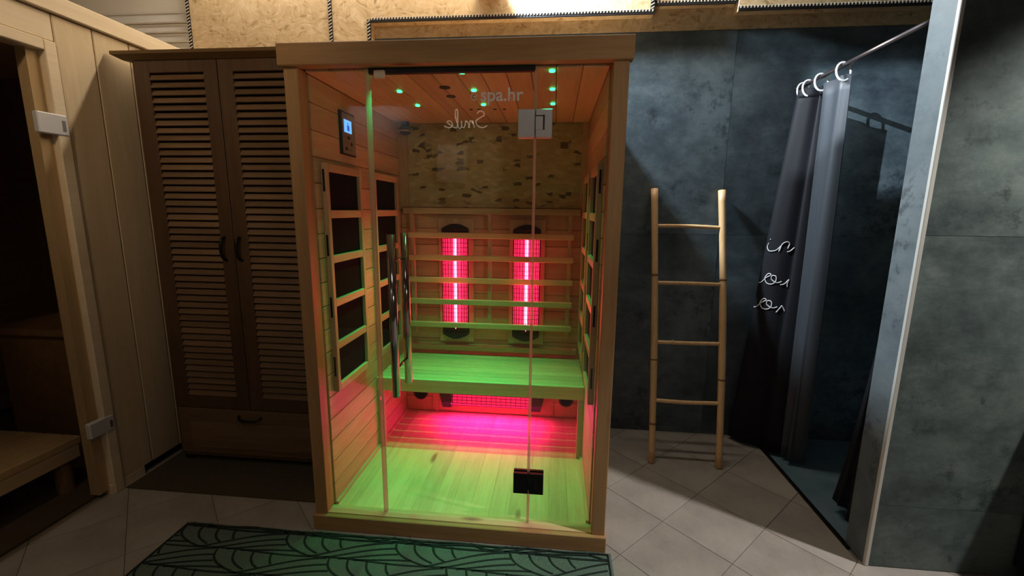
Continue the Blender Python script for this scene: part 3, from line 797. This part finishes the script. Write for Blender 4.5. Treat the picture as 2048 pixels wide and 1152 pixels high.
# ================================================================== BAMBOO LADDER
LD = thing('bamboo_ladder', (1.70, .80, 0), 'bamboo ladder with four rungs leaning on the dark wall', 'ladder')
def pole(bx, by, tx, ty, tz, nodes, bow):
    n = 24; pts = []; rs = []
    for i in range(n + 1):
        t = i / n; y = by + (ty - by) * t
        x = bx + (tx - bx) * t + bow * math.sin(PI * t)
        pts.append((x, y, tz * t)); r = .0185 - .001 * math.sin(t * 11)
        if t > .96: r = .020
        rs.append(r)
    o = obj('ladder_pole', tube(bmesh.new(), pts, rs, 14), m_bamboo, LD, smooth=False)
    for p in o.data.polygons: p.use_smooth = len(p.vertices) == 4
    for t in nodes:
        c = Vector((bx + (tx - bx)*t + bow*math.sin(PI*t), by + (ty - by)*t, tz*t)); d = Vector((tx - bx, ty - by, tz)).normalized()
        obj('bamboo_node', tube(bmesh.new(), [c - d*.006, c - d*.002, c + d*.002, c + d*.006], [.0185, .0202, .0202, .0185], 14), m_node if t != .5 else m_bamboo, o, smooth=True)
    return pts
pa = pole(1.529, .667, 1.521, 1.0, 1.464, (.14, .37, .68), .008)
pb = pole(1.875, .655, 1.884, 1.0, 1.458, (.31, .67), .012)
for i, (za, zb_) in enumerate(((1.262, 1.255), (.953, .952), (.635, .640), (.327, .331))):
    def on(P, z):
        for p, q in zip(P, P[1:]):
            if p[2] <= z <= q[2]:
                t = (z - p[2]) / (q[2] - p[2]); return Vector(p) + (Vector(q) - Vector(p)) * t
    a, b = on(pa, za), on(pb, zb_); m = (a + b) / 2 + Vector((0, 0, .004 - .003 * i))
    dv = (b - a).normalized()
    rg_ = obj('rung', tube(bmesh.new(), crom([a + dv*.012, m, b + dv*.014], 8), .0105, 12), m_bamboo, LD, smooth=True)
    if i == 2:
        c = a + (b - a) * .27; obj('bamboo_node', tube(bmesh.new(), [c - dv*.006, c, c + dv*.006], [.0105, .0128, .0105], 12), m_bamboo, rg_, smooth=True)

# ================================================================== SHOWER CURTAIN
RX, RZ = 2.225, 1.985
rod = obj('curtain_rod', tube(bmesh.new(), [(RX, PY1 + .001, RZ), (RX, YB - .008, RZ)], .010, 14), m_rod, None, smooth=True)
tag(rod, 'thin dark metal rod running from wall to partition above the shower opening', 'curtain rod')
TOP = [(2.215, .990), (2.195, .925), (2.232, .890), (2.274, .885), (2.262, .865), (2.290, .860)]
BOT = [(2.09, 1.010), (2.045, .985), (2.115, .905), (2.200, .870), (2.190, .825), (2.265, .790)]
def cloth(name, TOP, BOT, zt, zb, mat, k=7, nz=30, wob=.006, parent=None, sag=None, pw=.9):
    a = crom([(x, y, 0) for x, y in TOP], k); b = crom([(x, y, 0) for x, y in BOT], k)
    bm = bmesh.new(); G = []
    for j in range(nz + 1):
        t = j / nz; e = t ** pw
        row = []
        for i, (p, q) in enumerate(zip(a, b)):
            u = i / (len(a) - 1)
            z = zt + (zb - zt) * t
            if sag: z += sag * math.sin(PI * u * 1.0) * (t > .97)
            row.append(bm.verts.new((p.x + (q.x - p.x) * e + wob * math.sin(u * 40 + t * 3) * t, p.y + (q.y - p.y) * e + wob * math.cos(u * 31) * t, z)))
        G.append(row)
    for j in range(nz):
        for i in range(len(a) - 1): bm.faces.new((G[j][i], G[j][i+1], G[j+1][i+1], G[j+1][i]))
    bmesh.ops.recalc_face_normals(bm, faces=bm.faces)
    bmesh.ops.solidify(bm, geom=bm.faces[:], thickness=.0015)
    return obj(name, bm, mat, parent, smooth=True)
CT = thing('shower_curtain', (2.2, .85, 0), 'black shower curtain with white script, bunched against the back wall', 'curtain')
cl = cloth('curtain_cloth', TOP, BOT, 1.955, .02, m_curt, parent=CT, wob=.0015)
# header band
a_ = [(x, y) for x, y in TOP]
hb_ = cloth('header_band', [(x - .003, y - .003) for x, y in TOP], [(x - .003, y - .003) for x, y in TOP], 1.957, 1.915, m_curt, nz=3, wob=0, parent=CT)
LN = cloth('curtain_liner', [(2.262, .835), (2.240, .80), (2.222, .76), (2.236, .70), (2.224, .645), (2.252, .615)], [(2.285, .800), (2.245, .775), (2.272, .755), (2.250, .725), (2.275, .715), (2.330, .700)], 1.945, .03, m_liner, wob=.002)
tag(LN, 'grey shower liner hanging behind the black curtain', 'curtain')
# second bunch beside the partition
C2 = cloth('shower_curtain', [(2.250, .158), (2.246, .166), (2.262, .174), (2.254, .184), (2.270, .192)], [(2.26, .165), (2.240, .22), (2.285, .27), (2.262, .335), (2.31, .40)], 1.955, .06, m_curt, pw=2.6)
tag(C2, 'black curtain hem peeping out behind the partition edge', 'curtain')
# rings
ring0 = None
for i, (y, lab) in enumerate(((.955, 'white curtain ring nearest the back wall'), (.905, 'white curtain ring, second from the back wall'), (.80, 'white curtain ring, third from the back wall'), (.635, 'white curtain ring nearest the camera, standing apart'))):
    pts = [(RX + .002*math.sin(2*PI*k/18), y + .016 * math.cos(2*PI*k/18) * (1 if i == 3 else .5), RZ - .026 + .041 * math.sin(2*PI*k/18)) for k in range(18)]
    pts = [(RX + .030*math.cos(2*PI*k/18), y + .010*math.sin(2*PI*k/18), RZ - .026 + .041 * math.sin(2*PI*k/18)) for k in range(18)]
    o = obj('curtain_ring', tube(bmesh.new(), pts, .0045, 8, closed=True), m_ring, None, smooth=True)
    tag(o, lab, 'ring', 'curtain rings on the rod')
# script on the curtain's outer fold
cta = crom([(x, y, 0) for x, y in TOP], 7); ctb = crom([(x, y, 0) for x, y in BOT], 7)
def outer(u, z):
    t = (1.955 - z) / 1.935; e = t ** .9; k = 7 + max(0, min(1.3, u)) * 13
    def at_(L_): i = int(k); return L_[i].lerp(L_[i + 1], k - i)
    p = at_(cta).lerp(at_(ctb), e); q0 = cta[7].lerp(ctb[7], e); q1 = cta[20].lerp(ctb[20], e)
    n = Vector(((q1 - q0).y, -(q1 - q0).x, 0)).normalized()
    if n.y > 0: n = -n
    return Vector((p.x, p.y, z)) + n * .004
def write(strokes, z0, hgt, name, u0=0, u1=1):
    bm = bmesh.new()
    for s in strokes:
        pts = [outer(u0 + (u1 - u0) * p.x, z0 + p.y * hgt) for p in crom([(x, y, 0) for x, y in s], 6)]
        tube(bm, pts, .0028, 6)
    o = obj(name, bm, m_script, CT, smooth=True); return o
O_ = [(0, .05), (.12, .12), (.25, .55), (.38, .85), (.30, .95), (.22, .55), (.30, .10), (.45, .05), (.56, .35), (.54, .75), (.42, .80), (.42, .45), (.60, .22), (.75, .35)]
write([[(.10, .70), (.08, .35), (.18, .02), (.38, .10), (.52, .50), (.50, .10)], [(.48, .0), (.53, .55), (.62, .80), (.72, .88), (.80, .70), (.76, .30)], [(.76, .02), (.86, .10), (1.02, .42)], [(.13, 1.05), (.15, 1.02), (.16, 1.05)]], 1.135, .062, 'script_in')
write([O_, [(.72, .05), (.85, .15), (1.0, .55), (.96, .2), (.98, -.1)]], .955, .062, 'script_ou')
write([O_, [(.74, -.15), (.86, .35), (.90, .45), (1.04, .0)]], .815, .062, 'script_or')

# ================================================================== REST
sb = thing('sideboard', (3.1, -.17, 0), 'black glossy sideboard at the bottom right corner by the partition', 'cabinet')
obj('body', B((2.70, 3.5, -.42, .030, .06, .78), bev=.004), m_board, sb)
obj('top_board', B((2.69, 3.51, -.44, .032, .78, .80), bev=.004), m_board, sb)
for x in (2.72, 3.44):
    for y in (-.39, -.02): obj('foot', disc(bmesh.new(), (x, y, .03), .02, .06, n=12), m_dark, sb)
lb = thing('wall_lamp', (.585, .97, 2.5), 'small wooden wall lamp on the strand board above the sauna', 'lamp')
obj('lamp_bracket', B((.52, .66, .90, .961, 2.445, 2.50), bev=.006), m_wx, lb)
obj('lamp_shade', tube(bmesh.new(), [(.59, .90, 2.50), (.59, .90, 2.56)], [.035, .05], 18, cap=False), m_catch, lb, smooth=True)
TS = thing('added_patch_mask', (PATCH_SPOT[0], PATCH_SPOT[1], 2.5), 'added black spotlight with flaps that mask its light into a patch', 'lamp')  # added lamp body; flaps form an unseen mask shaping the patch
def bp(x, z, t=.115): return tuple(PATCH_SPOT[i] + t * ((x, YB, z)[i] - PATCH_SPOT[i]) for i in range(3))
for q in ([(.2, 2.09), (4.6, 2.09), (4.6, 3.4), (.2, 3.4)], [(.2, 2.09), (2.28, 2.09), (2.28, -1.2), (.2, -1.2)], [(3.42, 2.09), (4.6, 2.09), (4.6, -1.2), (3.42, -1.2)], [(2.28, 1.45), (3.42, 1.45), (3.42, -1.2), (2.28, -1.2)]):
    bm = bmesh.new(); fr = [bm.verts.new(bp(x, z)) for x, z in q]; bk = [bm.verts.new(Vector(bp(x, z)) + Vector((0, -.002, 0))) for x, z in q]
    bm.faces.new(fr); bm.faces.new(bk[::-1])
    for k in range(4): bm.faces.new((fr[k], bk[k], bk[(k+1) % 4], fr[(k+1) % 4]))
    bmesh.ops.recalc_face_normals(bm, faces=bm.faces); obj('mask_flap', bm, m_dark, TS)
obj('added_can', tube(bmesh.new(), [(PATCH_SPOT[0], PATCH_SPOT[1] - .12, PATCH_SPOT[2] + .03), (PATCH_SPOT[0], PATCH_SPOT[1] - .03, PATCH_SPOT[2] + .01)], .05, 16), m_dark, TS)
obj('added_stem', tube(bmesh.new(), [(PATCH_SPOT[0], PATCH_SPOT[1] - .1, PATCH_SPOT[2] + .06), (PATCH_SPOT[0], PATCH_SPOT[1] - .1, ZC)], .01, 10), m_dark, TS)
# things behind the camera that the sauna's glass reflects
ps = obj('poster', B((-.27, .04, YF + .001, YF + .004, 1.62, 2.00)), m_paper); ps.rotation_euler.y = .06
tag(ps, 'plain white sheet on the wall behind, mirrored in the sauna glass', 'poster')
sg = thing('neon_sign', (.08, YF + .01, 2.1), 'warm white script sign reading Smile, mirrored in the sauna glass', 'sign')
def sw(s, x0, dx, z0, dz):
    return [(x0 - p.x * dx, YF + .02, z0 + p.y * dz) for p in crom([(a, b, 0) for a, b in s], 6)]
SM = [[(.20, .85), (.16, 1.0), (.06, .95), (.04, .75), (.14, .60), (.24, .40), (.20, .12), (.08, .0), (-.04, .12)],
      [(.28, .0), (.32, .42), (.30, .2), (.38, .42), (.41, .0), (.42, .2), (.49, .42), (.52, .05), (.58, .02)],
      [(.60, .42), (.60, .05), (.66, .0), (.74, .6), (.74, 1.05), (.69, 1.02), (.70, .10), (.78, .0)],
      [(.78, .02), (.86, .15), (.95, .35), (.88, .42), (.82, .22), (.88, .0), (1.02, .10)]]
bm = bmesh.new()
for s in SM: tube(bm, sw(s, .245, .42, 2.165, .16), .0055, 6)
obj('letters', bm, m_sign, sg, smooth=True)
